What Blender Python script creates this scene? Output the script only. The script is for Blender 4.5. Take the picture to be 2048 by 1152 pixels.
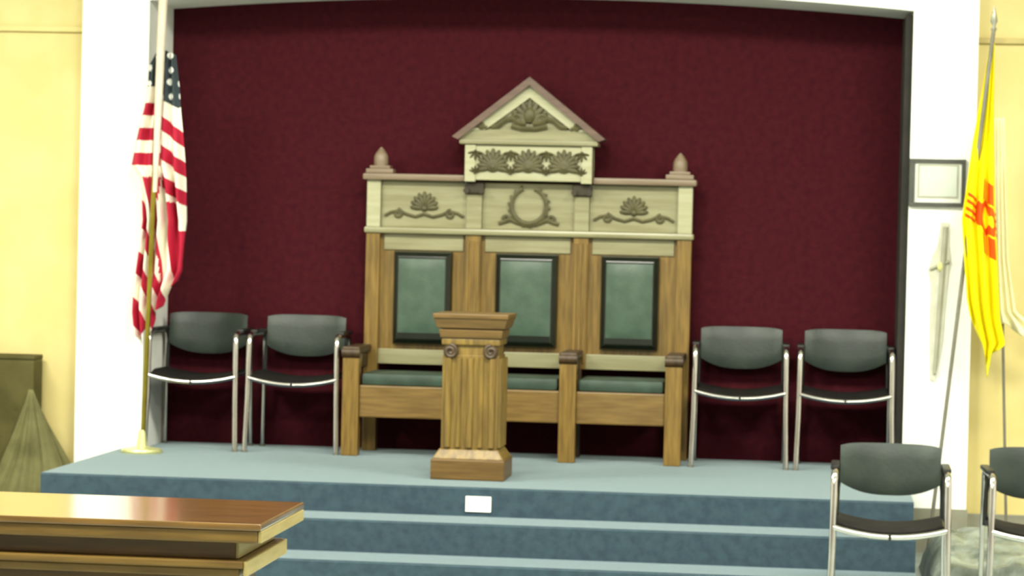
import bpy, bmesh, math, random
from mathutils import Vector, Matrix, noise
random.seed(7)
PI = math.pi
for _o in list(bpy.data.objects):
    bpy.data.objects.remove(_o)
SC = bpy.context.scene
COL = SC.collection

# ------------------------------------------------------------------ camera
cam_d = bpy.data.cameras.new('camera')
cam_d.sensor_width = 36.0
cam_d.lens = 93.16
cam_d.clip_start = 0.1
cam_d.clip_end = 60
cam = bpy.data.objects.new('camera', cam_d)
COL.objects.link(cam)
cam.matrix_world = Matrix((
    (0.9934608, -0.0256598, 0.1112527, 0.0),
    (0.1117304, 0.0179968, -0.9935756, -15.0),
    (0.0234928, 0.9995087, 0.0207461, 1.672),
    (0, 0, 0, 1)))
cam_d.dof.use_dof = True           # the photograph is slightly out of focus
cam_d.dof.focus_distance = 5.5
cam_d.dof.aperture_fstop = 12
SC.camera = cam

# ------------------------------------------------------------------ colour management, world, lights
SC.view_settings.view_transform = 'Standard'
SC.view_settings.look = 'None'
SC.view_settings.gamma = 1.0
SC.view_settings.use_curve_mapping = False
SC.view_settings.exposure = 0.0
w = bpy.data.worlds.new('world')
SC.world = w
w.use_nodes = True
w.node_tree.nodes['Background'].inputs[0].default_value = (0.8, 0.85, 0.8, 1)
w.node_tree.nodes['Background'].inputs[1].default_value = 0.3

def area(name, loc, sx, sy, power, color=(1, .985, .86), rot=(0, 0, 0)):
    d = bpy.data.lights.new(name, 'AREA')
    d.shape = 'RECTANGLE'; d.size = sx; d.size_y = sy
    d.energy = power; d.color = color
    o = bpy.data.objects.new(name, d)
    o.location = loc; o.rotation_euler = rot
    COL.objects.link(o)
    return o
# fluorescent ceiling fixtures of the hall, in rows
area('ceiling_lamp', (-5.0, -4.2, 4.12), 1.6, 1.0, 300)
area('ceiling_lamp', (-1.6, -4.2, 4.12), 1.6, 1.0, 290)
area('ceiling_lamp', (1.8, -4.2, 4.12), 1.6, 1.0, 300)
area('ceiling_lamp', (-3.6, -8.5, 4.12), 1.6, .8, 260)
area('ceiling_lamp', (.8, -8.5, 4.12), 1.6, .8, 260)
area('ceiling_lamp', (-1.0, -13.0, 4.12), 2.2, .8, 150)

# ------------------------------------------------------------------ materials
def lin(h):
    h = h.lstrip('#')
    out = []
    for i in (0, 2, 4):
        c = int(h[i:i+2], 16) / 255
        out.append(c / 12.92 if c <= .04045 else ((c + .055) / 1.055) ** 2.4)
    return (*out, 1)

MATS = {}
def mat(name, c1, c2=None, scale=8, detail=4, rough=.6, metal=0, spec=.5, bump=0, bscale=60,
        stretch=(1, 1, 1), sheen=0, coat=0, contrast=(.35, .65)):
    m = bpy.data.materials.new(name); m.use_nodes = True
    nt = m.node_tree; N = nt.nodes; L = nt.links
    b = N['Principled BSDF']
    b.inputs['Roughness'].default_value = rough
    b.inputs['Metallic'].default_value = metal
    b.inputs['Specular IOR Level'].default_value = spec
    b.inputs['Sheen Weight'].default_value = sheen
    b.inputs['Sheen Roughness'].default_value = .5
    b.inputs['Coat Weight'].default_value = coat
    b.inputs['Coat Roughness'].default_value = .15
    c1 = lin(c1) if isinstance(c1, str) else c1
    c2 = lin(c2) if isinstance(c2, str) else (c2 or c1)
    tc = N.new('ShaderNodeTexCoord'); mp = N.new('ShaderNodeMapping')
    mp.inputs['Scale'].default_value = stretch
    L.new(tc.outputs['Object'], mp.inputs[0])
    nz = N.new('ShaderNodeTexNoise'); nz.inputs['Scale'].default_value = scale
    nz.inputs['Detail'].default_value = detail
    L.new(mp.outputs[0], nz.inputs['Vector'])
    cr = N.new('ShaderNodeValToRGB')
    cr.color_ramp.elements[0].position = contrast[0]; cr.color_ramp.elements[0].color = c1
    cr.color_ramp.elements[1].position = contrast[1]; cr.color_ramp.elements[1].color = c2
    L.new(nz.outputs[0], cr.inputs[0]); L.new(cr.outputs[0], b.inputs['Base Color'])
    if bump:
        n2 = N.new('ShaderNodeTexNoise'); n2.inputs['Scale'].default_value = bscale
        n2.inputs['Detail'].default_value = 3
        L.new(mp.outputs[0], n2.inputs['Vector'])
        bp = N.new('ShaderNodeBump'); bp.inputs['Strength'].default_value = bump
        bp.inputs['Distance'].default_value = .01
        L.new(n2.outputs[0], bp.inputs['Height']); L.new(bp.outputs[0], b.inputs['Normal'])
    MATS[name] = m
    return m

GRAINV = (9, 9, .8)     # grain runs vertically
GRAINH = (.8, 9, 9)     # grain runs horizontally
mat('white_paint', '#f4f5ee', '#eef0e8', rough=.55)
mat('yellow_paint', '#d3c384', '#cab975', scale=3, rough=.6, bump=.05)
mat('hall_paint', '#d9d4ce', '#d2ccc6', scale=3, rough=.7)
mat('yellow_rail', '#b6a667', '#a8965a', rough=.55)
mat('burgundy_carpet', '#4b1a1f', '#36121a', scale=26, detail=10, rough=.95, spec=.05, bump=.5, bscale=160, contrast=(.2, .8))
mat('blue_carpet', '#334650', '#293a45', scale=22, detail=8, rough=.95, spec=.1, bump=.3, bscale=200, sheen=1)
MATS['blue_carpet'].node_tree.nodes['Principled BSDF'].inputs['Sheen Tint'].default_value = lin('#b9cbce')
mat('ceiling_paint', '#e8e8e0', rough=.8)
mat('floor_tile', '#9aa69f', '#87938c', scale=4, rough=.25)
mat('grey_base', '#8b8a78', '#7b7a69', rough=.5)
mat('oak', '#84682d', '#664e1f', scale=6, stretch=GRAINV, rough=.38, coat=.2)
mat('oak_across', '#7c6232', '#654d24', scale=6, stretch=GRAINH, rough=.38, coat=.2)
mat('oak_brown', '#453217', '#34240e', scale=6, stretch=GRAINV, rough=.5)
mat('pale_oak', '#928e6c', '#827d5a', scale=4, stretch=GRAINH, rough=.4, coat=.15)
mat('cream_wood', '#aeac8c', '#a3a07c', scale=4, stretch=GRAINH, rough=.45)
mat('rose_wood', '#6a5345', '#5b463a', scale=5, stretch=GRAINH, rough=.4)
mat('dull_rose', '#85745f', '#786650', scale=5, stretch=GRAINH, rough=.42)
mat('carving', '#5a5434', '#4a4529', scale=20, rough=.55)
mat('dark_wood', '#33290f', '#282008', scale=9, rough=.5)
mat('podium_oak', '#7c6429', '#5c471c', scale=5, stretch=GRAINV, rough=.45)
mat('podium_brown', '#6a5025', '#57411b', scale=6, stretch=GRAINH, rough=.42)
mat('table_wood', '#7d5a24', '#624518', scale=5, stretch=GRAINH, rough=.2, coat=1)
MATS['table_wood'].node_tree.nodes['Principled BSDF'].inputs['Coat Roughness'].default_value = .13
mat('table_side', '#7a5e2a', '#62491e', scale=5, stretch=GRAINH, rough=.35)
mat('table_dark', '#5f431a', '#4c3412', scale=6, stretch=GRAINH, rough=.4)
mat('table_lit_end', '#a9985f', '#9a8850', scale=6, stretch=(9, .8, 9), rough=.35)  # same table wood, painted paler for light falling on the end
mat('lit_leather', '#475a4b', '#3d4f42', scale=12, rough=.42, spec=.4, bump=.1, bscale=90)  # lit copy of the back cushion leather, reflected light in the colour
mat('seat_leather', '#3a4c3f', '#303f34', scale=12, rough=.5, spec=.4, bump=.1, bscale=90)
mat('shaded_leather', '#10170c', '#0b1006', scale=12, rough=.28, spec=.6)  # shaded copy of the same leather, for edges that reflect dark
mat('black_vinyl', '#29342b', '#1f2722', scale=7, rough=.45, bump=.08)
mat('black_plastic', '#1a1c19', '#121410', rough=.4)
mat('black_fabric', '#1b1a16', '#14120f', scale=30, rough=.8, spec=.15)
mat('chrome', '#d6d3ce', '#c9c5c0', rough=.17, metal=1)
mat('brass', '#a89a40', '#8f8232', rough=.3, metal=1)
mat('pale_brass', '#dcdca0', '#cfcf90', rough=.35, metal=.5)
mat('sleeve', '#d9cdbb', '#cbbda9', rough=.6)
mat('reveal_shade', '#26231b', '#1e1c15', rough=.8)  # near-black colour standing for shade on the right reveal
mat('frame_dark', '#4a4c44', '#3d3e37', rough=.4)
mat('mat_board', '#dfe2d8', '#d4d8cc', rough=.7)
mat('paper', '#c9cfc4', '#bcc3b7', scale=3, rough=.6)
mat('card_white', '#f6f8f0', rough=.6)
mat('ornament', '#cfcfbd', '#bfbfaa', scale=12, rough=.6)
mat('ornament_grey', '#a9a995', '#9c9c86', scale=12, rough=.6)
mat('ornament_yellow', '#d8d48a', rough=.5)
mat('pole_grey', '#7f7c6e', '#6f6c5f', rough=.4, metal=.3)
mat('steel_tip', '#8e9080', rough=.35, metal=.6)
mat('cream_cloth', '#f4efc8', '#eee8bc', scale=8, rough=.8)
mat('olive_cover', '#565130', '#474226', scale=5, rough=.9, spec=.1, bump=.3, bscale=20)
mat('sage_drape', '#6d6a46', '#565335', scale=6, detail=6, rough=.85, spec=.1, bump=.3, bscale=20)
mat('crumpled', '#858d80', '#50584e', scale=5, detail=6, rough=.4, spec=.4)

# --- flag materials: print read from the cloth's own UV coordinates
def new_nodes(name, rough=.75):
    m = bpy.data.materials.new(name); m.use_nodes = True
    b = m.node_tree.nodes['Principled BSDF']
    b.inputs['Roughness'].default_value = rough
    b.inputs['Specular IOR Level'].default_value = .25
    MATS[name] = m
    return m, m.node_tree.nodes, m.node_tree.links, b

def math_node(N, L, op, a, bval=None):
    n = N.new('ShaderNodeMath'); n.operation = op
    for i, v in enumerate((a, bval)):
        if v is None: continue
        if isinstance(v, (int, float)): n.inputs[i].default_value = v
        else: L.new(v, n.inputs[i])
    return n.outputs[0]

def mixc(N, L, fac, ca, cb):
    n = N.new('ShaderNodeMix'); n.data_type = 'RGBA'
    L.new(fac, n.inputs[0])
    for i, c in ((6, ca), (7, cb)):
        if isinstance(c, tuple): n.inputs[i].default_value = c
        else: L.new(c, n.inputs[i])
    return n.outputs[2]

m, N, L, b = new_nodes('stars_and_stripes')
uv = N.new('ShaderNodeUVMap'); uv.uv_map = 'print'
sp = N.new('ShaderNodeSeparateXYZ'); L.new(uv.outputs[0], sp.inputs[0])
half = math_node(N, L, 'MULTIPLY', sp.outputs[0], .5)
fr = math_node(N, L, 'FRACT', half)
isw = math_node(N, L, 'GREATER_THAN', fr, .5)
stripes = mixc(N, L, isw, lin('#b21f3a'), lin('#f0ead8'))
incan = math_node(N, L, 'LESS_THAN', sp.outputs[1], 0.0)
uv2 = N.new('ShaderNodeUVMap'); uv2.uv_map = 'stars'
vor = N.new('ShaderNodeTexVoronoi'); vor.voronoi_dimensions = '2D'
vor.inputs['Scale'].default_value = 1.0; vor.inputs['Randomness'].default_value = 0.15
L.new(uv2.outputs[0], vor.inputs['Vector'])
star = math_node(N, L, 'LESS_THAN', vor.outputs['Distance'], .27)
canton = mixc(N, L, star, lin('#3a4347'), lin('#eeeee6'))
L.new(mixc(N, L, incan, stripes, canton), b.inputs['Base Color'])

# yellow flag with a red sun symbol: ring and four groups of rays
m, N, L, b = new_nodes('yellow_flag_print')
uv = N.new('ShaderNodeUVMap'); uv.uv_map = 'print'
sp = N.new('ShaderNodeSeparateXYZ'); L.new(uv.outputs[0], sp.inputs[0])
U, V = sp.outputs[0], sp.outputs[1]
r = math_node(N, L, 'SQRT', math_node(N, L, 'ADD', math_node(N, L, 'MULTIPLY', U, U), math_node(N, L, 'MULTIPLY', V, V)))
ring = math_node(N, L, 'LESS_THAN', math_node(N, L, 'ABSOLUTE', math_node(N, L, 'SUBTRACT', r, 1.0)), .22)
def rays(a, bb):
    aa = math_node(N, L, 'ABSOLUTE', a); ab = math_node(N, L, 'ABSOLUTE', bb)
    band = math_node(N, L, 'GREATER_THAN', math_node(N, L, 'FRACT', math_node(N, L, 'ADD', math_node(N, L, 'MULTIPLY', ab, 2.1), .2)), .5)
    lim = math_node(N, L, 'LESS_THAN', ab, .85)
    o1 = math_node(N, L, 'GREATER_THAN', aa, 1.15); o2 = math_node(N, L, 'LESS_THAN', aa, 2.6)
    x = math_node(N, L, 'MULTIPLY', band, lim); x = math_node(N, L, 'MULTIPLY', x, o1)
    return math_node(N, L, 'MULTIPLY', x, o2)
sym = math_node(N, L, 'MAXIMUM', ring, math_node(N, L, 'MAXIMUM', rays(U, V), rays(V, U)))
L.new(mixc(N, L, sym, lin('#f4e70f'), lin('#e2560f')), b.inputs['Base Color'])

# ------------------------------------------------------------------ helpers
def add_box(bm, x0, x1, y0, y1, z0, z1, bev=0, taper=None):
    """box; taper=(dx,dy) pulls the top inwards"""
    tx, ty = taper or (0, 0)
    co = [(x0, y0, z0), (x1, y0, z0), (x1, y1, z0), (x0, y1, z0),
          (x0 + tx, y0 + ty, z1), (x1 - tx, y0 + ty, z1), (x1 - tx, y1 - ty, z1), (x0 + tx, y1 - ty, z1)]
    vs = [bm.verts.new(c) for c in co]
    fs = [bm.faces.new([vs[i] for i in f]) for f in
          ((3, 2, 1, 0), (4, 5, 6, 7), (0, 1, 5, 4), (1, 2, 6, 5), (2, 3, 7, 6), (3, 0, 4, 7))]
    if bev:
        es = {e for f in fs for e in f.edges}
        bmesh.ops.bevel(bm, geom=list(es), offset=bev, segments=2, affect='EDGES', profile=.6)

def add_tube(bm, pts, rad, n=10, cap=True, closed=False):
    pts = [Vector(p) for p in pts]
    rads = rad if isinstance(rad, (list, tuple)) else [rad] * len(pts)
    rings = []
    up0 = None
    for i, p in enumerate(pts):
        if closed:
            t = pts[(i + 1) % len(pts)] - pts[i - 1]
        elif i == 0: t = pts[1] - p
        elif i == len(pts) - 1: t = p - pts[i - 1]
        else: t = (pts[i + 1] - p).normalized() + (p - pts[i - 1]).normalized()
        t.normalize()
        if up0 is None:
            up0 = Vector((0, 1, 0)) if abs(t.y) < .9 else Vector((1, 0, 0))
        a = (up0 - t * up0.dot(t)).normalized()
        up0 = a
        c = t.cross(a)
        rings.append([bm.verts.new(p + (a * math.cos(2 * PI * k / n) + c * math.sin(2 * PI * k / n)) * rads[i]) for k in range(n)])
    m = len(rings)
    for i in range(m if closed else m - 1):
        A, B = rings[i], rings[(i + 1) % m]
        for k in range(n):
            bm.faces.new((A[k], A[(k + 1) % n], B[(k + 1) % n], B[k]))
    if cap and not closed:
        bm.faces.new(rings[0][::-1]); bm.faces.new(rings[-1])

def add_lathe(bm, prof, cx=0, cy=0, n=24):
    rings = []
    for rr, z in prof:
        rings.append([bm.verts.new((cx + rr * math.cos(2 * PI * k / n), cy + rr * math.sin(2 * PI * k / n), z)) for k in range(n)])
    for A, B in zip(rings, rings[1:]):
        for k in range(n):
            bm.faces.new((A[k], A[(k + 1) % n], B[(k + 1) % n], B[k]))
    bm.faces.new(rings[0][::-1]); bm.faces.new(rings[-1])

def add_prism(bm, poly, y0, y1):
    """polygon in XZ extruded along Y"""
    a = [bm.verts.new((x, y0, z)) for x, z in poly]
    c = [bm.verts.new((x, y1, z)) for x, z in poly]
    bm.faces.new(a[::-1]); bm.faces.new(c)
    n = len(poly)
    for i in range(n):
        bm.faces.new((a[i], a[(i + 1) % n], c[(i + 1) % n], c[i]))

def add_blob(bm, c, r, seg=12, rings=8):
    mtx = Matrix.Translation(c) @ Matrix.Diagonal((*r, 1))
    bmesh.ops.create_uvsphere(bm, u_segments=seg, v_segments=rings, radius=1, matrix=mtx)

def obj(name, bm, m, parent=None, smooth=False, label=None, loc=None):
    bmesh.ops.recalc_face_normals(bm, faces=bm.faces[:])
    me = bpy.data.meshes.new(name); bm.to_mesh(me); bm.free()
    me.materials.append(MATS[m])
    if smooth:
        me.polygons.foreach_set('use_smooth', [True] * len(me.polygons))
        try: me.set_sharp_from_angle(angle=math.radians(38))
        except Exception: pass
    o = bpy.data.objects.new(name, me); COL.objects.link(o)
    if parent is not None: o.parent = parent
    if label: o['label'] = label
    if loc: o.location = loc
    return o

def thing(name, label, cat, loc=(0, 0, 0), rz=0, group=None):
    o = bpy.data.objects.new(name, None); COL.objects.link(o)
    o.location = loc; o.rotation_euler = (0, 0, rz); o.empty_display_size = .1
    o['label'] = label; o['category'] = cat
    if group: o['group'] = group
    return o

def struct(name, bm, m, parent=None, smooth=False, label=None):
    o = obj(name, bm, m, parent, smooth)
    if parent is None:
        o['kind'] = 'structure'
    if label: o['label'] = label
    return o

def box(name, dims, m, parent=None, bev=0, taper=None, label=None, shift=(0, 0, 0)):
    bm = bmesh.new()
    x0, x1, y0, y1, z0, z1 = dims
    sx, sy, sz = shift
    add_box(bm, x0 - sx, x1 - sx, y0 - sy, y1 - sy, z0 - sz, z1 - sz, bev, taper)
    return obj(name, bm, m, parent, label=label)

def interp(tab, z):
    """piecewise-linear table [(z, v)...] with z descending or ascending"""
    t = sorted(tab)
    if z <= t[0][0]: return t[0][1]
    for (a, va), (c, vc) in zip(t, t[1:]):
        if z <= c: return va + (vc - va) * (z - a) / (c - a)
    return t[-1][1]

def smoothstep(a, b_, x):
    t = max(0, min(1, (x - a) / (b_ - a))); return t * t * (3 - 2 * t)

DZ = .42            # height of the stage platform

# ------------------------------------------------------------------ the room
def sbox(name, dims, m, **k):
    bm = bmesh.new(); add_box(bm, *dims)
    return struct(name, bm, m, **k)
sbox('floor', (-7.6, 4.6, -17.2, .3, -.1, 0), 'floor_tile', label='grey glossy tiled floor of the hall')
sbox('ceiling', (-7.6, 4.6, -17.2, .3, 4.2, 4.3), 'ceiling_paint', label='pale ceiling of the hall')
sbox('wall_left', (-7.6, -7.5, -17.2, .3, 0, 4.2), 'hall_paint', label='pale side wall of the hall')
sbox('wall_right', (4.5, 4.6, -17.2, .3, 0, 4.2), 'hall_paint', label='pale side wall of the hall')
sbox('wall_front', (-7.5, 4.5, -17.2, -17.1, 0, 4.2), 'hall_paint', label='pale wall at the far end of the hall')
sbox('wall_back', (-3.95, .8, 0, .1, 0, 4.2), 'burgundy_carpet', label='burgundy carpeted wall behind the stage')
sbox('wall_back_left', (-7.5, -4.06, -.45, -.3, 0, 4.2), 'yellow_paint', label='yellow wall left of the white surround')
sbox('wall_back_right', (.875, 4.5, -.45, -.3, 0, 4.2), 'yellow_paint', label='yellow wall right of the white surround')
for nm, x0, x1, z, mm in (('trim_1', -7.5, -4.06, 2.742, 'yellow_paint'), ('trim_2', .875, 4.5, 2.755, 'yellow_rail')):
    bm = bmesh.new(); add_box(bm, x0, x1, -.475, -.45, z, z + .03, .004)
    struct(nm, bm, mm, label='thin picture rail along the yellow wall')
for nm, x0, x1 in (('baseboard_left', -7.5, -4.06), ('baseboard_right', .875, 4.5)):
    bm = bmesh.new(); add_box(bm, x0, x1, -.47, -.45, 0, .21, .004)
    struct(nm, bm, 'grey_base', label='grey baseboard under the yellow wall')
# white surround with a shallow arched head
sur = bpy.data.objects.new('white_surround', None); COL.objects.link(sur); sur['kind'] = 'structure'
sur['label'] = 'white painted surround framing the stage recess'
box('pillar', (-4.06, -3.68, -.56, -.002, 0, 4.2), 'white_paint', sur)
box('pillar', (.525, .872, -.56, -.002, 0, 4.2), 'white_paint', sur)
bm = bmesh.new()
poly = []
for i in range(25):
    x = -3.68 + 4.205 * i / 24
    poly.append((x, 2.918 + .088 * (1 - ((x + 1.5775) / 2.1025) ** 2)))
poly += [(.525, 4.2), (-3.68, 4.2)]
add_prism(bm, poly, -.56, -.002)
obj('arched_lintel', bm, 'white_paint', sur)
box('reveal_shade', (.485, .524, -.5, -.005, DZ + .002, 2.9), 'reveal_shade', sur, label='dark strip painting in the shade on the right side of the recess')  # added strip, the reveal's shade put in as colour
box('pillar_base', (.515, .88, -.575, -.56, 0, .24), 'grey_base', sur)
# stage platform, two treads below it
st = bpy.data.objects.new('stage_platform', None); COL.objects.link(st); st['kind'] = 'structure'
st['label'] = 'blue carpeted stage with wide steps'
def tread(name, y0, y1, z0, z1):
    bm = bmesh.new(); add_box(bm, -3.79, .53, y0, y1, z0, z1)
    es = [e for e in bm.edges if all(abs(v.co.y - y0) < 1e-5 and abs(v.co.z - z1) < 1e-5 for v in e.verts)]
    bmesh.ops.bevel(bm, geom=es, offset=.007, segments=3, affect='EDGES')
    obj(name, bm, 'blue_carpet', st, smooth=True)
tread('step', -2.79, -.001, 0, .121)
tread('step', -2.45, -.001, .121, .277)
tread('platform', -2.12, -.001, .277, DZ)

# ------------------------------------------------------------------ triple throne
OX, OY = -1.576, -.14
th = thing('triple_throne', 'tall carved oak triple throne with pediment and green leather cushions, centre of the stage', 'throne', (OX, OY, DZ))
S = (OX, OY, DZ)
def T(name, dims, m, parent=th, bev=.004, taper=None, label=None):
    return box(name, dims, m, parent, bev, taper, label, S if parent is th else S)
def TP(name, bm, m, parent=th, smooth=False, label=None):
    bmesh.ops.translate(bm, verts=bm.verts[:], vec=(-OX, -OY, -DZ))
    return obj(name, bm, m, parent, smooth, label)
T('backboard', (-2.43, -.73, -.135, -.10, .915, 1.955), 'oak')
for x0, x1 in ((-2.418, -1.925), (-1.842, -1.318), (-1.235, -.735)):
    T('upper_panel', (x0, x1, -.148, -.13, 1.69, 1.952), 'pale_oak', label='pale upper panel')
    T('head_panel', (x0 + .02, x1 - .02, -.146, -.13, 1.562, 1.655), 'pale_oak', label='pale strip above a back cushion')
for x0, x1 in ((-2.498, -2.42), (-.737, -.657)):
    T('outer_post', (x0, x1, -.175, -.09, DZ, 1.655), 'oak')
    T('post_head', (x0, x1, -.178, -.09, 1.69, 1.955), 'cream_wood', label='cream coloured upper end of an outer post')
for x0, x1 in ((-1.93, -1.842), (-1.318, -1.235)):
    c = (x0 + x1) / 2
    T('inner_post', (x0, x1, -.172, -.10, .915, 1.655), 'oak')
    T('post_head', (x0, x1, -.176, -.10, 1.69, 1.885), 'pale_oak')
    cap = T('capital', (c - .055, c + .055, -.192, -.10, 1.885, 1.955), 'dark_wood', label='dark brown capital', bev=.01)
    for s in (-1, 1):
        bm = bmesh.new()
        add_tube(bm, [(c + s * .042, -.215, 1.905), (c + s * .042, -.19, 1.905)], .017, 12)
        TP('volute', bm, 'dark_wood', parent=cap, smooth=True)
    # reeded lower half of the posts
    for k in range(3):
        xx = x0 + (k + .5) * (x1 - x0) / 3
        bm = bmesh.new(); add_tube(bm, [(xx, -.172, .95), (xx, -.172, 1.62)], .009, 8)
        TP('reed', bm, 'oak', smooth=True)
T('middle_moulding', (-2.51, -.645, -.19, -.10, 1.655, 1.69), 'pale_oak', bev=.012)
T('cornice', (-2.52, -1.94, -.21, -.09, 1.955, 1.992), 'dull_rose', bev=.012, label='rosy brown cornice')
T('cornice', (-1.215, -.635, -.21, -.09, 1.955, 1.992), 'dull_rose', bev=.012, label='rosy brown cornice')
fb = T('frieze_box', (-1.936, -1.219, -.235, -.09, 1.965, 2.163), 'cream_wood', bev=.006, label='cream frieze box')
for x0, x1 in ((-1.936, -1.875), (-1.28, -1.219)):
    T('frieze_end_block', (x0, x1, -.246, -.20, 1.955, 2.163), 'cream_wood', bev=.005)
T('pediment_base', (-1.968, -1.187, -.262, -.09, 2.165, 2.192), 'pale_oak', bev=.008)
bm = bmesh.new()
add_prism(bm, [(-1.965, 2.192), (-1.19, 2.192), (-1.19, 2.2), (-1.577, 2.497), (-1.965, 2.2)], -.225, -.09)
TP('pediment', bm, 'pale_oak', label='pale triangular pediment')
bm = bmesh.new()
add_prism(bm, [(-1.965, 2.192), (-1.19, 2.192), (-1.19, 2.2), (-1.25, 2.25), (-1.905, 2.25), (-1.965, 2.2)], -.245, -.225)
TP('pediment_foot', bm, 'pale_oak')
for s in (-1, 1):
    bm = bmesh.new()
    c = -1.577
    add_prism(bm, [(c + s * .39, 2.195), (c, 2.497), (c, 2.43), (c + s * .25, 2.245), (c + s * .32, 2.245)], -.25, -.225)
    TP('raking_frame', bm, 'cream_wood', label='cream raking frame strip')
    bm = bmesh.new()
    add_prism(bm, [(c + s * .43, 2.205), (c, 2.545), (c, 2.498), (c + s * .395, 2.19)], -.285, -.08)
    TP('roof_board', bm, 'rose_wood', label='rosy brown sloping roof board')
# finials
for x in (-2.425, -.731):
    bm = bmesh.new(); add_box(bm, x - .078, x + .078, -.205, -.10, 1.992, 2.018, .006)
    add_box(bm, x - .058, x + .058, -.195, -.11, 2.018, 2.036, .005)
    f = TP('finial', bm, 'dull_rose', smooth=False, label='pointed rosy finial on the corner')
    bm = bmesh.new()
    add_lathe(bm, [(.040, 2.034), (.041, 2.06), (.040, 2.088), (.031, 2.107), (.016, 2.128), (.003, 2.142)], x, -.152, 16)
    g = TP('finial_cap', bm, 'dull_rose', parent=f, smooth=True)

# carved ornaments
def leaf_fan(bm, cx, cz, y, rad, n=7, spread=1.9, base=.3, start=0):
    """palmette: lobes radiating upwards from a base point"""
    for k in range(n):
        a = start + (k - (n - 1) / 2) * spread / (n - 1)
        L_ = rad * (1 - .18 * abs(k - (n - 1) / 2) / n * 2)
        px, pz = cx + math.sin(a) * L_ * .58, cz + math.cos(a) * L_ * .58
        mtx = Matrix.Translation((px, y, pz)) @ Matrix.Rotation(a, 4, 'Y') @ Matrix.Diagonal((rad * .15, .014, L_ * .48, 1))
        bmesh.ops.create_uvsphere(bm, u_segments=8, v_segments=6, radius=1, matrix=mtx)
    add_blob(bm, (cx, y, cz), (rad * .22, .018, rad * .2))
def scroll(bm, pts, y, r=.008):
    add_tube(bm, [(x, y, z) for x, z in pts], r, 6)
def spiral(cx, cz, r0, turns, s, start=0, n=18):
    return [(cx + s * r0 * (1 - .75 * k / n) * math.cos(start + turns * 2 * PI * k / n), cz + r0 * (1 - .75 * k / n) * math.sin(start + turns * 2 * PI * k / n)) for k in range(n + 1)]
# side panel palmettes with running scrolls
for cx in (-2.172, -.985):
    bm = bmesh.new(); leaf_fan(bm, cx, 1.80, -.155, .092, 9, 3.0)
    p = TP('carved_palmette', bm, 'carving', smooth=True)
    for s in (-1, 1):
        bm = bmesh.new()
        scroll(bm, [(cx + s * .0, 1.768), (cx + s * .05, 1.752), (cx + s * .1, 1.765), (cx + s * .14, 1.785), (cx + s * .19, 1.775), (cx + s * .225, 1.755)], -.152, .010)
        scroll(bm, spiral(cx + s * .15, 1.768, .026, 1.2, s, PI / 2), -.152, .010)
        TP('carved_scroll', bm, 'carving', smooth=True)
# centre panel wreath
cx, cz = -1.577, 1.825
bm = bmesh.new()
pts = [(cx + .098 * math.sin(a), -.156, cz + .1 * math.cos(a)) for a in [0.35 + (2 * PI - .7) * k / 40 for k in range(41)]]
add_tube(bm, pts, [.009 + .009 * math.sin(PI * k / 40) for k in range(41)], 6)
for k in range(16):
    a = .5 + (2 * PI - 1) * k / 15
    mtx = Matrix.Translation((cx + .104 * math.sin(a), -.158, cz + .106 * math.cos(a))) @ Matrix.Rotation(a + .9, 4, 'Y') @ Matrix.Diagonal((.011, .008, .026, 1))
    bmesh.ops.create_uvsphere(bm, u_segments=6, v_segments=5, radius=1, matrix=mtx)
TP('carved_wreath', bm, 'carving', smooth=True)
for s in (-1, 1):
    bm = bmesh.new()
    scroll(bm, [(cx + s * .03, 1.722), (cx + s * .07, 1.732), (cx + s * .11, 1.75), (cx + s * .135, 1.735), (cx + s * .17, 1.726)], -.154, .012)
    scroll(bm, spiral(cx + s * .125, 1.75, .022, 1.1, s), -.154, .011)
    TP('carved_scroll', bm, 'carving', smooth=True)
# frieze shells and swags
for k in (-1, 0, 1):
    cx = -1.577 + k * .2
    bm = bmesh.new(); leaf_fan(bm, cx, 2.04, -.243, .10, 11, 3.6)
    add_blob(bm, (cx, -.245, 2.055), (.045, .012, .045))
    TP('carved_shell', bm, 'carving', smooth=True)
for k in (-1.5, -.5, .5, 1.5):
    cx = -1.577 + k * .2
    bm = bmesh.new(); leaf_fan(bm, cx, 2.005, -.243, .04, 5, 2.2)
    TP('carved_leaf', bm, 'carving', smooth=True)
    bm = bmesh.new(); leaf_fan(bm, cx, 2.125, -.243, .05, 5, 2.6, start=PI)
    TP('carved_leaf', bm, 'carving', smooth=True)
# pediment carving
cx = -1.577
bm = bmesh.new()
leaf_fan(bm, cx, 2.31, -.235, .115, 9, 3.4)
add_blob(bm, (cx, -.24, 2.335), (.035, .02, .042))
TP('carved_shell', bm, 'carving', smooth=True)
for s in (-1, 1):
    bm = bmesh.new()
    scroll(bm, [(cx + s * .02, 2.285), (cx + s * .06, 2.29), (cx + s * .1, 2.315), (cx + s * .135, 2.305), (cx + s * .175, 2.272), (cx + s * .215, 2.262)], -.238, .016)
    scroll(bm, spiral(cx + s * .07, 2.305, .03, 1.3, s), -.238, .012)
    TP('carved_scroll', bm, 'carving', smooth=True)
    bm = bmesh.new()
    scroll(bm, [(cx + s * .235, 2.258), (cx + s * .3, 2.27), (cx + s * .345, 2.252)], -.25, .012)
    scroll(bm, spiral(cx + s * .27, 2.266, .02, 1.1, s), -.25, .011)
    TP('carved_scroll', bm, 'carving', smooth=True)
bm = bmesh.new()
scroll(bm, [(cx - .1, 2.27), (cx - .04, 2.256), (cx + .04, 2.256), (cx + .1, 2.27)], -.25, .016)
TP('carved_scroll', bm, 'carving', smooth=True)

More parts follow.
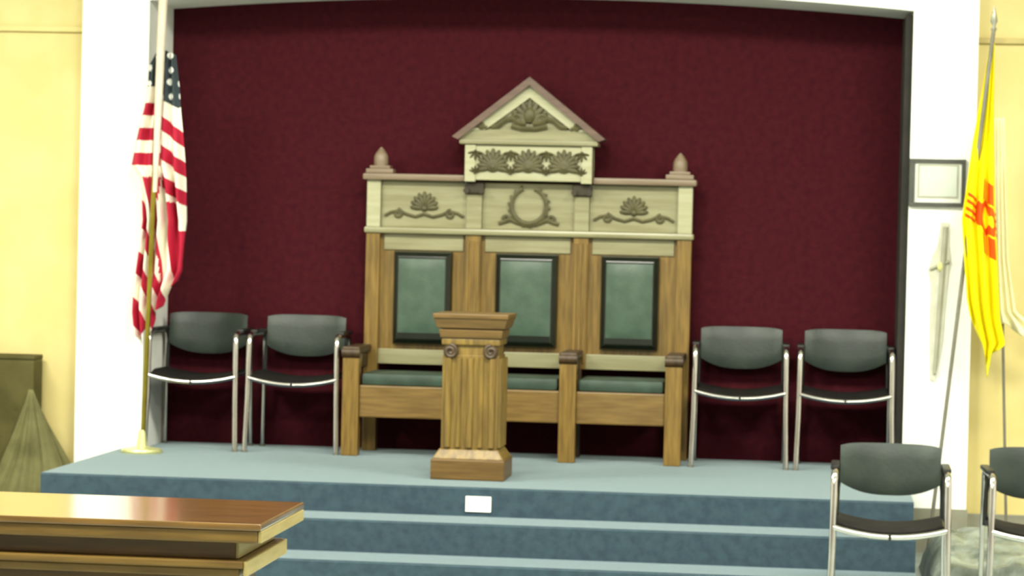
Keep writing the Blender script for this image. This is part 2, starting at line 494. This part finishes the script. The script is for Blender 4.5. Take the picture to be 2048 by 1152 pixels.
# back cushions: one leather, edge painted dark and face pale for its reflections
for x0, x1 in ((-2.336, -2.003), (-1.756, -1.403), (-1.16, -.833)):
    z0, z1 = 1.03, 1.556
    bm = bmesh.new()
    add_box(bm, x0, x1, -.165, -.135, z0, z1, .008)
    b_ = TP('back_cushion', bm, 'shaded_leather', label='dark green leather back cushion')
    bm = bmesh.new()
    rows = [(0, -.165), (.006, -.185), (.028, -.205), (.034, -.207)]
    prev = None
    for ins, y in rows:
        ring = [bm.verts.new(c) for c in ((x0 + ins, y, z0 + ins), (x1 - ins, y, z0 + ins), (x1 - ins, y, z1 - ins), (x0 + ins, y, z1 - ins))]
        if prev:
            for i in range(4): bm.faces.new((prev[i], prev[(i + 1) % 4], ring[(i + 1) % 4], ring[i]))
        prev = ring
    bm.faces.new(prev)
    TP('cushion_border', bm, 'shaded_leather', parent=b_)
    bm = bmesh.new()
    nx, nz = 8, 12
    g = [[bm.verts.new((x0 + .034 + (x1 - x0 - .068) * i / nx,
                        -.2085 - .018 * (math.sin(PI * i / nx) * math.sin(PI * j / nz)) ** .35,
                        z0 + .066 + (z1 - z0 - .108) * j / nz)) for i in range(nx + 1)] for j in range(nz + 1)]
    for j in range(nz):
        for i in range(nx): bm.faces.new((g[j][i], g[j][i + 1], g[j + 1][i + 1], g[j + 1][i]))
    TP('cushion_face', bm, 'lit_leather', parent=b_, smooth=True, label='green leather face painted paler for reflected light')
# rails, arms, legs, seats
T('back_rail', (-2.42, -.735, -.15, -.105, .915, 1.0), 'pale_oak')
LEGS = (-2.502, -1.915, -1.298, -.718)
for x in LEGS:
    h = .046
    lg = T('front_leg', (x - h, x + h, -.565, -.475, DZ, .985), 'oak', bev=.006)
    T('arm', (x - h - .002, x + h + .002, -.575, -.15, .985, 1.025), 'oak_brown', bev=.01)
    bm = bmesh.new(); add_tube(bm, [(x - h - .004, -.555, .99), (x + h + .004, -.555, .99)], .030, 16)
    TP('arm_scroll', bm, 'oak_brown', smooth=True)
    T('arm_bracket', (x - .03, x + .03, -.475, -.15, .90, .985), 'oak_brown', bev=.01)
for x in LEGS[1:3]:
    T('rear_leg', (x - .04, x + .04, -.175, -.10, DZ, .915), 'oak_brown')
for i in range(3):
    a, c = LEGS[i] + .046, LEGS[i + 1] - .046
    T('apron', (a, c, -.545, -.51, .635, .812), 'oak_across', bev=.008)
    bm = bmesh.new(); add_box(bm, a + .01, c - .01, -.54, -.155, .812, .88, .022)
    TP('seat_cushion', bm, 'seat_leather', smooth=True)
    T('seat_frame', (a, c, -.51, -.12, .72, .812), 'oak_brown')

# ------------------------------------------------------------------ podium
PX, PY = -1.686, -1.60
po = thing('podium', 'short carved oak podium with a fluted shaft standing on the front of the stage', 'podium', (PX, PY, DZ))
def P(name, hw, hd, z0, z1, m, bev=.004, taper=None, dx=0, dy=0):
    return box(name, (dx - hw, dx + hw, dy - hd, dy + hd, z0, z1), m, po, bev, taper)
P('base', .188, .18, 0, .105, 'podium_brown', .008)
P('base_moulding', .182, .174, .105, .155, 'podium_oak', .006, (.033, .03))
P('shaft', .143, .138, .155, .63, 'podium_oak', .003)
for f in range(2):
    for k in range(5):
        bm = bmesh.new()
        if f == 0:
            x = (k - 2) * .056
            add_tube(bm, [(x, -.138, .165), (x, -.138, .615)], .019 if k % 2 == 0 else .014, 10)
        else:
            y = (k - 2) * .054
            add_tube(bm, [(.143, y, .165), (.143, y, .615)], .018, 10)
        obj('reed', bm, 'podium_oak', po, True)
for sy in (-1, 1):
    for s in (-1, 1):
        bm = bmesh.new()
        pts = [Vector((s * .103 + x * 1.0, sy * .148, .648 + z)) for x, z in spiral(0, 0, .034, 1.6, s, PI / 2, 24)]
        add_tube(bm, pts, .011, 8)
        vo = obj('volute', bm, 'oak_brown', po, True)
        bm = bmesh.new()
        add_tube(bm, [(s * .103, sy * .13, .648), (s * .103, sy * .150, .648)], .036, 16)
        obj('volute_disc', bm, 'oak_brown', vo, True)
P('capital_neck', .135, .132, .62, .68, 'podium_oak', .004)
P('capital', .150, .146, .68, .715, 'podium_oak', .008)
P('abacus', .156, .152, .715, .76, 'podium_brown', .006, (-.008, -.008))
P('cap', .172, .165, .765, .815, 'podium_brown', .004, (-.016, -.014))
P('reading_top', .192, .185, .815, .84, 'podium_brown', .006)

# ------------------------------------------------------------------ chairs
def make_chair(label, loc, rz, group):
    t = thing('armchair', label, 'chair', loc, rz, group)
    # seat, dished
    bm = bmesh.new()
    n, mrow = 12, 6
    def sz(x): return -.034 * (1 - (x / .232) ** 2)
    top, bot = [], []
    for j in range(mrow + 1):
        y = -.215 + .42 * j / mrow
        top.append([]); bot.append([])
        for i in range(n + 1):
            x = -.228 + .456 * i / n
            yy = y - (.02 * (1 - (x / .228) ** 2) if j == 0 else 0)
            top[-1].append(bm.verts.new((x, yy, .447 + sz(x) - (.012 if j in (0, mrow) else 0))))
            bot[-1].append(bm.verts.new((x, yy, .41 + sz(x))))
    for j in range(mrow):
        for i in range(n):
            bm.faces.new((top[j][i], top[j][i + 1], top[j + 1][i + 1], top[j + 1][i]))
            bm.faces.new((bot[j][i], bot[j + 1][i], bot[j + 1][i + 1], bot[j][i + 1]))
    for i in range(n):
        bm.faces.new((top[0][i], bot[0][i], bot[0][i + 1], top[0][i + 1]))
        bm.faces.new((top[mrow][i], top[mrow][i + 1], bot[mrow][i + 1], bot[mrow][i]))
    for j in range(mrow):
        bm.faces.new((top[j][0], top[j + 1][0], bot[j + 1][0], bot[j][0]))
        bm.faces.new((top[j][n], bot[j][n], bot[j + 1][n], top[j + 1][n]))
    obj('seat', bm, 'black_fabric', t, True)
    # backrest: curved, bottom corners rounded
    bm = bmesh.new()
    n, rows = 16, 6
    F, B = [], []
    for j in range(rows + 1):
        F.append([]); B.append([])
        for i in range(n + 1):
            u = -1 + 2 * i / n
            x = .226 * u
            zb = .522 + .058 * abs(u) ** 2.6
            zt = .757 - .012 * abs(u) ** 6
            z = zb + (zt - zb) * j / rows
            y = .155 + .05 * (1 - u * u) + .12 * (z - .52)
            edge = min(1, 4 * min(j, rows - j) / rows + .2) * min(1, (1 - abs(u)) * 8 + .25)
            F[-1].append(bm.verts.new((x, y - .016 * edge, z)))
            B[-1].append(bm.verts.new((x, y + .014 * edge, z)))
    for j in range(rows):
        for i in range(n):
            bm.faces.new((F[j][i], F[j][i + 1], F[j + 1][i + 1], F[j + 1][i]))
            bm.faces.new((B[j][i], B[j + 1][i], B[j + 1][i + 1], B[j][i + 1]))
    for i in range(n):
        bm.faces.new((F[0][i], B[0][i], B[0][i + 1], F[0][i + 1]))
        bm.faces.new((F[rows][i], F[rows][i + 1], B[rows][i + 1], B[rows][i]))
    for j in range(rows):
        bm.faces.new((F[j][0], F[j + 1][0], B[j + 1][0], B[j][0]))
        bm.faces.new((F[j][n], B[j][n], B[j + 1][n], F[j + 1][n]))
    obj('backrest', bm, 'black_vinyl', t, True)
    r = .0155
    for s in (-1, 1):
        bm = bmesh.new()
        add_tube(bm, [(s * .258, -.235, 0), (s * .25, -.222, .3), (s * .247, -.215, .60), (s * .246, -.208, .632), (s * .246, -.19, .648), (s * .246, -.16, .652)], r, 12)
        lg = obj('leg', bm, 'chrome', t, True, label='chrome front leg')
        bm = bmesh.new(); add_tube(bm, [(s * .258, -.235, 0), (s * .258, -.235, .012)], r + .001, 12)
        obj('foot_cap', bm, 'pole_grey', lg, True)
        bm = bmesh.new()
        add_tube(bm, [(s * .25, .215, 0), (s * .247, .205, .3), (s * .246, .195, .60), (s * .246, .185, .635), (s * .246, .16, .65), (s * .246, -.16, .652)], .0115, 12)
        lg = obj('leg', bm, 'chrome', t, True, label='chrome rear leg')
        bm = bmesh.new(); add_tube(bm, [(s * .25, .215, 0), (s * .25, .215, .012)], r + .001, 12)
        obj('foot_cap', bm, 'pole_grey', lg, True)
        bm = bmesh.new(); add_box(bm, s * .246 - .02, s * .246 + .018, -.10, .19, .655, .676, .007)
        obj('armrest', bm, 'black_plastic', t, True)
        bm = bmesh.new()
        add_tube(bm, [(s * .238, .185, .40), (s * .236, .19, .55), (s * .225, .185, .64), (s * .205, .185, .69)], .012, 8)
        obj('back_support', bm, 'black_plastic', t, True)
        bm = bmesh.new(); add_tube(bm, [(s * .232, -.2, .418), (s * .232, .2, .418)], .011, 8)
        obj('seat_rail', bm, 'black_plastic', t, True)
    bm = bmesh.new()
    pts = []
    for k in range(13):
        u = -1 + k / 6
        pts.append((u * .248, -.222 - .014 * (1 - u * u), .414 - .034 * (1 - u * u)))
    add_tube(bm, pts, .0135, 10)
    fr_ = obj('front_rail', bm, 'chrome', t, True)
    bm = bmesh.new(); add_box(bm, -.006, .006, -.250, -.225, .366, .394, .002)
    obj('clip', bm, 'black_plastic', fr_)
    return t
def dup(root, label, loc, rz, group=None):
    r = root.copy(); COL.objects.link(r); r.location = loc; r.rotation_euler = (0, 0, rz)
    r['label'] = label
    if group: r['group'] = group
    for ch in [o for o in root.children]:
        c = ch.copy(); COL.objects.link(c); c.parent = r
        for g in ch.children:
            d = g.copy(); COL.objects.link(d); d.parent = c
    return r
GS = 'chrome armchairs on the stage'
GF = 'chrome armchairs on the hall floor'
c1 = make_chair('dark chrome armchair on the stage beside the striped flag stand', (-3.405, -.315, DZ), .0, GS)
dup(c1, 'dark chrome armchair on the stage just left of the triple throne', (-2.835, -.315, DZ), 0)
dup(c1, 'dark chrome armchair on the stage just right of the triple throne', (-.362, -.315, DZ), .02)
dup(c1, 'dark chrome armchair on the stage beside the right white pillar', (.212, -.315, DZ), 0)
dup(c1, 'dark chrome armchair on the floor in front of the right end of the steps', (.385, -3.08, 0), -.02, GF)
dup(c1, 'dark chrome armchair on the floor cut off by the right edge of the picture', (1.062, -3.05, 0), .03, GF)

# ------------------------------------------------------------------ striped flag on its stand
FB = (-3.612, -.80, DZ)
fl = thing('flag_stand', 'red and white striped flag with starry canton on a brass pole at the left pillar', 'flag', FB)
bm = bmesh.new()
add_lathe(bm, [(.112, 0), (.114, .012), (.108, .022), (.06, .03), (.03, .036), (.026, .06), (.022, .10), (.017, .125)], 0, 0, 32)
obj('base', bm, 'pale_brass', fl, True, label='pale brass base disc with socket')
def polex(z): return -3.609 + (z - .42) * .0235      # world x of the pole at height z
bm = bmesh.new()
add_tube(bm, [(polex(z) - FB[0], 0, z - DZ) for z in (.5, 1.2, 2.0, 2.6, 3.05)], .0135, 14)
obj('pole', bm, 'brass', fl, True)
bm = bmesh.new()
add_tube(bm, [(polex(z) - FB[0] + .006, -.002, z - DZ) for z in (1.85, 2.1, 2.4, 3.0)], [.0137, .017, .022, .025], 14)
obj('pole_sleeve', bm, 'sleeve', fl, True, label='beige sleeve on the upper pole')
bm = bmesh.new()
add_lathe(bm, [(.012, 3.05), (.03, 3.07), (.034, 3.1), (.012, 3.13), (.03, 3.17), (.022, 3.22), (.003, 3.28)], polex(3.1), -.8, 16)
bmesh.ops.translate(bm, verts=bm.verts[:], vec=(-FB[0], -FB[1], -FB[2]))
obj('finial', bm, 'brass', fl, True)
# cloth. Working units: a (across) and h (down from the top corner), 1 unit = 2.745 mm
XL = [(98, 312), (130, 294), (170, 290), (205, 284), (262, 270), (330, 257), (352, 272), (400, 280), (440, 283), (500, 277), (580, 267), (625, 265), (690, 272)]
XR = [(98, 346), (130, 350), (170, 355), (215, 358), (262, 362), (320, 365), (400, 368), (440, 371), (540, 365), (570, 352), (600, 338), (690, 328)]
XG = [(240, -1.6), (268, -.5), (283, 0), (297, 1), (305, 2), (316, 3), (335, 4), (358, 5), (380, 5.0)]
bm = bmesh.new()
uvl = bm.loops.layers.uv.new('print'); uvs = bm.loops.layers.uv.new('stars')
ns, nt = 56, 150
def bottom(s): return interp([(0, 668), (.14, 690), (.32, 655), (.5, 672), (.62, 628), (.8, 612), (.9, 578), (1, 560)], s)
def topz(s): return 98 + 16 * abs(s - .4)
grid = []
for j in range(nt + 1):
    row = []
    for i in range(ns + 1):
        s = i / ns; t = j / nt
        h = topz(s) + (bottom(s) - topz(s)) * t
        a0, a1 = interp(XL, h), interp(XR, h)
        a = a0 + (a1 - a0) * s
        # print coordinate
        ql = (h - 205) / 25 if a < 318 else (h - 240 - .8 * (a - 334)) / 29
        qlow = (h - 515) / 55 - interp(XG, a) + .0
        if a > 316: qlow = -1 - interp(XG, a) + (h - 460) / 260
        if a < 318:
            q = ql if h < 352 else qlow
        else:
            q = ql if h < 395 + (a - 318) * .3 else qlow
        q = max(q, -.98) if h < 300 else q
        can = (h - 172) if a < 318 else (h - (205 + .5 * (a - 334)))
        x = -3.556 + (a - 322) * .00275 + (h - 98) * .00004
        z = 2.633 - (h - 98) * .002742
        amp = .012 + .03 * min(1, t * 2)
        y = -.735 + amp * math.sin(s * 4.2 * 2 * PI + 1.2 * math.sin(t * 5)) + .012 * math.sin(s * 9 * PI + t * 9)
        row.append((bm.verts.new((x - FB[0], y - FB[1], z - FB[2])), q, can, a, h))
    grid.append(row)
for j in range(nt):
    for i in range(ns):
        q4 = (grid[j][i], grid[j][i + 1], grid[j + 1][i + 1], grid[j + 1][i])
        f = bm.faces.new([g[0] for g in q4])
        qs = [g[1] for g in q4]
        brk = max(qs) - min(qs) > .6
        for lp, g in zip(f.loops, q4):
            lp[uvl].uv = ((q4[0][1] if brk else g[1]), g[2])
            lp[uvs].uv = (g[3] / 21, g[4] / 27)
clo = obj('cloth', bm, 'stars_and_stripes', fl, True, label='striped flag cloth hanging in folds')
so = clo.modifiers.new('thick', 'SOLIDIFY'); so.thickness = .003; so.offset = 0

# ------------------------------------------------------------------ yellow flag on leaning pole
pb = Vector((.655, -.9, 0)); pt = Vector((.9285, -.9, 2.80))
# pole leans from the floor by the pillar
yf = thing('yellow_flag', 'yellow flag with a red sun symbol on a leaning grey pole at the right pillar', 'flag', tuple(pb))
bm = bmesh.new()
add_tube(bm, [Vector((0, 0, 0)), (pt - pb) * .5, (pt - pb)], .0105, 10)
obj('pole', bm, 'pole_grey', yf, True)
bm = bmesh.new()
add_lathe(bm, [(.007, 0), (.016, .012), (.008, .03), (.019, .055), (.012, .09), (.001, .14)], 0, 0, 12)
for v in bm.verts: v.co.y *= .5
bmesh.ops.translate(bm, verts=bm.verts[:], vec=pt - pb - Vector((0, 0, .015)))
obj('finial', bm, 'steel_tip', yf, True, label='grey spearhead finial')
YL = [(.965, .928), (1.08, .90), (1.17, .868), (1.38, .825), (1.54, .811), (1.80, .79), (2.085, .822), (2.425, .872), (2.72, .915)]
YR = [(.965, .945), (1.10, .988), (1.15, 1.03), (1.28, 1.0), (1.54, .985), (1.80, .965), (2.085, .95), (2.425, .943), (2.73, .936)]
bm = bmesh.new(); uvl = bm.loops.layers.uv.new('print')
ns, nt = 30, 90
grid = []
for j in range(nt + 1):
    row = []
    for i in range(ns + 1):
        s = i / ns; t = j / nt
        zb = interp([(0, 1.3), (.3, 1.1), (.55, .965), (.7, 1.09), (1, 1.14)], s)
        z = 2.725 + (zb - 2.725) * t
        x = interp(YL, z) + (interp(YR, z) - interp(YL, z)) * s
        y = -.865 - .075 * smoothstep(2.22, 2.08, z) + (.008 + .035 * min(1, t * 1.6)) * math.sin(s * 3.1 * 2 * PI + .8 * math.sin(4 * t)) + .008 * math.sin(t * 21 + s * 4)
        # emblem centre is folded into the middle of the drape
        row.append((bm.verts.new((x - pb.x, y - pb.y, z)), (s * .30 - .205 + .02 * math.sin(s * 19)) / .062, (z - 1.83 + .12 * (s - .5)) / .075))
    grid.append(row)
for j in range(nt):
    for i in range(ns):
        q4 = (grid[j][i], grid[j][i + 1], grid[j + 1][i + 1], grid[j + 1][i])
        f = bm.faces.new([g[0] for g in q4])
        for lp, g in zip(f.loops, q4): lp[uvl].uv = (g[1], g[2])
clo = obj('cloth', bm, 'yellow_flag_print', yf, True)
so = clo.modifiers.new('thick', 'SOLIDIFY'); so.thickness = .003; so.offset = 0

# ------------------------------------------------------------------ cream flag, mostly beyond the right edge
wb = Vector((1.08, -.74, 0))
cf = thing('cream_flag', 'pale cream flag hanging behind the yellow flag at the right edge', 'flag', tuple(wb))
bm = bmesh.new(); add_lathe(bm, [(.13, 0), (.13, .02), (.05, .035), (.02, .05), (.018, .10)], 0, 0, 24)
obj('base', bm, 'brass', cf, True)
bm = bmesh.new(); add_tube(bm, [(0, 0, .04), (-.10, 0, 2.33)], .008, 10)
obj('pole', bm, 'pole_grey', cf, True)
bm = bmesh.new()
ns, nt = 26, 60
g = []
for j in range(nt + 1):
    row = []
    for i in range(ns + 1):
        s = i / ns; t = j / nt
        z0_ = 2.34; zb = interp([(0, 1.245), (.25, 1.26), (.5, 1.19), (.8, 1.2), (1, 1.24)], s)
        z = z0_ + (zb - z0_) * t
        xl = interp([(1.2, 1.0), (1.5, .985), (2.0, .965), (2.34, .955)], z)
        xr = xl + interp([(1.2, .24), (1.32, .10), (1.6, .065), (2.34, .05)], z)
        x = xl + (xr - xl) * s
        y = -.785 + (.006 + .014 * t) * math.sin(s * 3 * 2 * PI + t)
        row.append(bm.verts.new((x - wb.x, y - wb.y, z)))
    g.append(row)
for j in range(nt):
    for i in range(ns): bm.faces.new((g[j][i], g[j][i + 1], g[j + 1][i + 1], g[j + 1][i]))
clo = obj('cloth', bm, 'cream_cloth', cf, True)
so = clo.modifiers.new('thick', 'SOLIDIFY'); so.thickness = .003; so.offset = 0

# ------------------------------------------------------------------ framed certificate and wall ornament on the right pillar
ft = thing('framed_certificate', 'dark framed pale certificate hanging high on the right white pillar', 'picture', (.672, -.562, 1.995))
x0, x1, z0, z1 = -.150, .150, -.128, .128
for nm, d in (('frame_rail', (x0, x1, -.028, 0, z1 - .022, z1)), ('frame_rail', (x0, x1, -.028, 0, z0, z0 + .022)),
              ('frame_stile', (x0, x0 + .03, -.026, 0, z0 + .022, z1 - .022)), ('frame_stile', (x1 - .022, x1, -.026, 0, z0 + .022, z1 - .022))):
    box(nm, d, 'frame_dark', ft, .003)
box('mount', (x0 + .03, x1 - .022, -.014, 0, z0 + .022, z1 - .022), 'mat_board', ft)
box('inner_line', (x0 + .045, x1 - .036, -.016, -.014, z0 + .045, z1 - .03), 'ornament_grey', ft, label='grey inner line of the mount')
box('certificate', (x0 + .055, x1 - .046, -.018, -.016, z0 + .055, z1 - .038), 'paper', ft, label='blank grey paper')

ho = thing('wall_ornament', 'long pale slender ornament with a yellow boss hanging on the right white pillar', 'wall ornament', (.705, -.562, 1.35))
def O(x, z): return (x - .705, z - 1.35)
bm = bmesh.new()
pts = [(.700, 1.785), (.738, 1.78), (.742, 1.66), (.752, 1.58), (.742, 1.5), (.728, 1.3), (.722, 1.15), (.70, 1.0), (.684, .925), (.662, .94), (.655, 1.1), (.652, 1.3), (.652, 1.45), (.638, 1.53), (.655, 1.6), (.682, 1.66)]
add_prism(bm, [O(*p) for p in pts], -.012, 0)
obj('backing', bm, 'ornament', ho, label='pale grey leaf-shaped backing')
bm = bmesh.new(); add_tube(bm, [(O(.722, 1.76)[0], -.02, O(0, 1.76)[1]), (O(.685, .97)[0], -.02, O(0, .97)[1])], [.014, .01], 10)
obj('rod', bm, 'ornament_grey', ho, True)
bm = bmesh.new(); add_blob(bm, (O(.70, 0)[0], -.022, O(0, 1.545)[1]), (.017, .015, .026))
obj('boss', bm, 'ornament_yellow', ho, True, label='small yellow boss')
bm = bmesh.new(); add_tube(bm, [(O(.645, 1.53)[0], -.018, O(0, 1.53)[1]), (O(.748, 1.575)[0], -.018, O(0, 1.575)[1])], .008, 8)
obj('crosspiece', bm, 'ornament_grey', ho, True)

# small card on the top riser
cd = box('card', (-.063, .063, -.004, 0, -.038, .038), 'card_white', None, .001)
cd.location = (-1.583, -2.121, .338)
cd['label'] = 'small white card fixed to the top blue riser below the podium'; cd['category'] = 'card'

# ------------------------------------------------------------------ covered upright at left
cv = thing('covered_upright', 'tall upright under an olive cover and sage drape at the left yellow wall', 'covered furniture', (-4.6, -.8, 0))
bm = bmesh.new()
nx, nz = 24, 24
def cloth_grid(bm, fn, nx, nz):
    g = [[bm.verts.new(fn(i / nx, j / nz)) for i in range(nx + 1)] for j in range(nz + 1)]
    for j in range(nz):
        for i in range(nx): bm.faces.new((g[j][i], g[j][i + 1], g[j + 1][i + 1], g[j + 1][i]))
def cover(u, v):
    # wraps left side - front - right side, hanging from the top edge
    per = [(-.75, .3), (-.78, .15), (.325, .15), (.33, .3)]
    k = u * 3; i = min(2, int(k)); f = k - i
    x = per[i][0] + (per[i + 1][0] - per[i][0]) * f; y = per[i][1] + (per[i + 1][1] - per[i][1]) * f
    z = .925 * (1 - v)
    w_ = .02 * v * math.sin(u * 40)
    return (x * (1 + .04 * v), y - w_ - .02 * v, z)
cloth_grid(bm, cover, 45, 20)
cv1 = obj('cover', bm, 'olive_cover', cv, True)
so = cv1.modifiers.new('thick', 'SOLIDIFY'); so.thickness = .006
bm = bmesh.new(); add_box(bm, -.775, .332, .14, .31, .905, .928, .008)
obj('cover_top', bm, 'olive_cover', cv)
bm = bmesh.new()
def drape(u, v):
    # triangular fall of a second cloth from the front right corner
    z = .74 * (1 - v)
    xr = .335 + .45 * v ** 1.15; xl = .31 - .27 * v ** 1.1
    x = xl + (xr - xl) * u
    y = .115 - .13 * v * math.sin(PI * min(1, u * .9 + .1)) + .016 * (v ** .7) * math.sin(u * 19 + 4 * v + 2 * math.sin(v * 3)) + .012 * math.sin(u * 47 + v * 9) * v
    return (x, y, z)
cloth_grid(bm, drape, 50, 30)
cv2 = obj('drape', bm, 'sage_drape', cv, True, label='lighter sage coloured cloth falling in folds')
so = cv2.modifiers.new('thick', 'SOLIDIFY'); so.thickness = .005

# ------------------------------------------------------------------ altar table at lower left
at_ = thing('altar_table', 'long glossy brown wooden table with stepped mouldings at lower left', 'table', (-3.2, -6.6, 0))
def A(name, x1, dy, z0, z1, m, bev=.006, taper=None):
    return box(name, (-1.5, x1, -.355 - dy, .355 + dy, z0, z1), m, at_, bev, taper)
A('tabletop', 1.535, 0, .730, .752, 'table_wood', .006)
A('top_edge', 1.525, -.008, .690, .730, 'table_side', .008)
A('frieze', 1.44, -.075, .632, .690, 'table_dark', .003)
A('lower_moulding', 1.475, -.03, .607, .632, 'table_side', .006)
A('lower_board', 1.46, -.045, .578, .607, 'table_side', .006)
box('lit_end_strip', (1.525, 1.536, -.345, .345, .692, .729), 'table_lit_end', at_, .003, label='light painted onto the end of the top board')  # added strips carry the lit tone of the end faces
box('lit_end_strip', (1.44, 1.451, -.275, .275, .634, .689), 'table_lit_end', at_, .002, label='light painted onto the end of the frieze')
box('lit_end_strip', (1.475, 1.486, -.32, .32, .582, .630), 'table_lit_end', at_, .003, label='light painted onto the end of the lower moulding')
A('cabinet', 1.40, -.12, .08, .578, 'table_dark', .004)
A('plinth', 1.44, -.08, 0, .08, 'table_side', .006)

# ------------------------------------------------------------------ crumpled sheet at lower right
bm = bmesh.new()
nx, ny = 70, 60
g = []
for j in range(ny + 1):
    row = []
    for i in range(nx + 1):
        u, v = i / nx, j / ny
        x = .60 + 1.15 * u; y = -2.75 + 1.55 * v
        env = min(1, min(u, 1 - u) * 14) ** .5 * min(1, min(v, 1 - v) * 14) ** .5
        p = Vector((x * 3.2, y * 3.2, 1.3))
        z = .20 + .05 * noise.noise(p) + .035 * abs(noise.noise(p * 2.3)) + .02 * abs(noise.noise(p * 5.1))
        row.append(bm.verts.new((x - 1.15, y + 2.0, max(.004, z * env))))
    g.append(row)
for j in range(ny):
    for i in range(nx): bm.faces.new((g[j][i], g[j][i + 1], g[j + 1][i + 1], g[j + 1][i]))
sh = obj('crumpled_sheet', bm, 'crumpled', None, False, loc=(1.15, -2.0, 0))
sh['label'] = 'crumpled pale grey sheet heaped on the floor behind the right floor chairs'; sh['category'] = 'sheet'
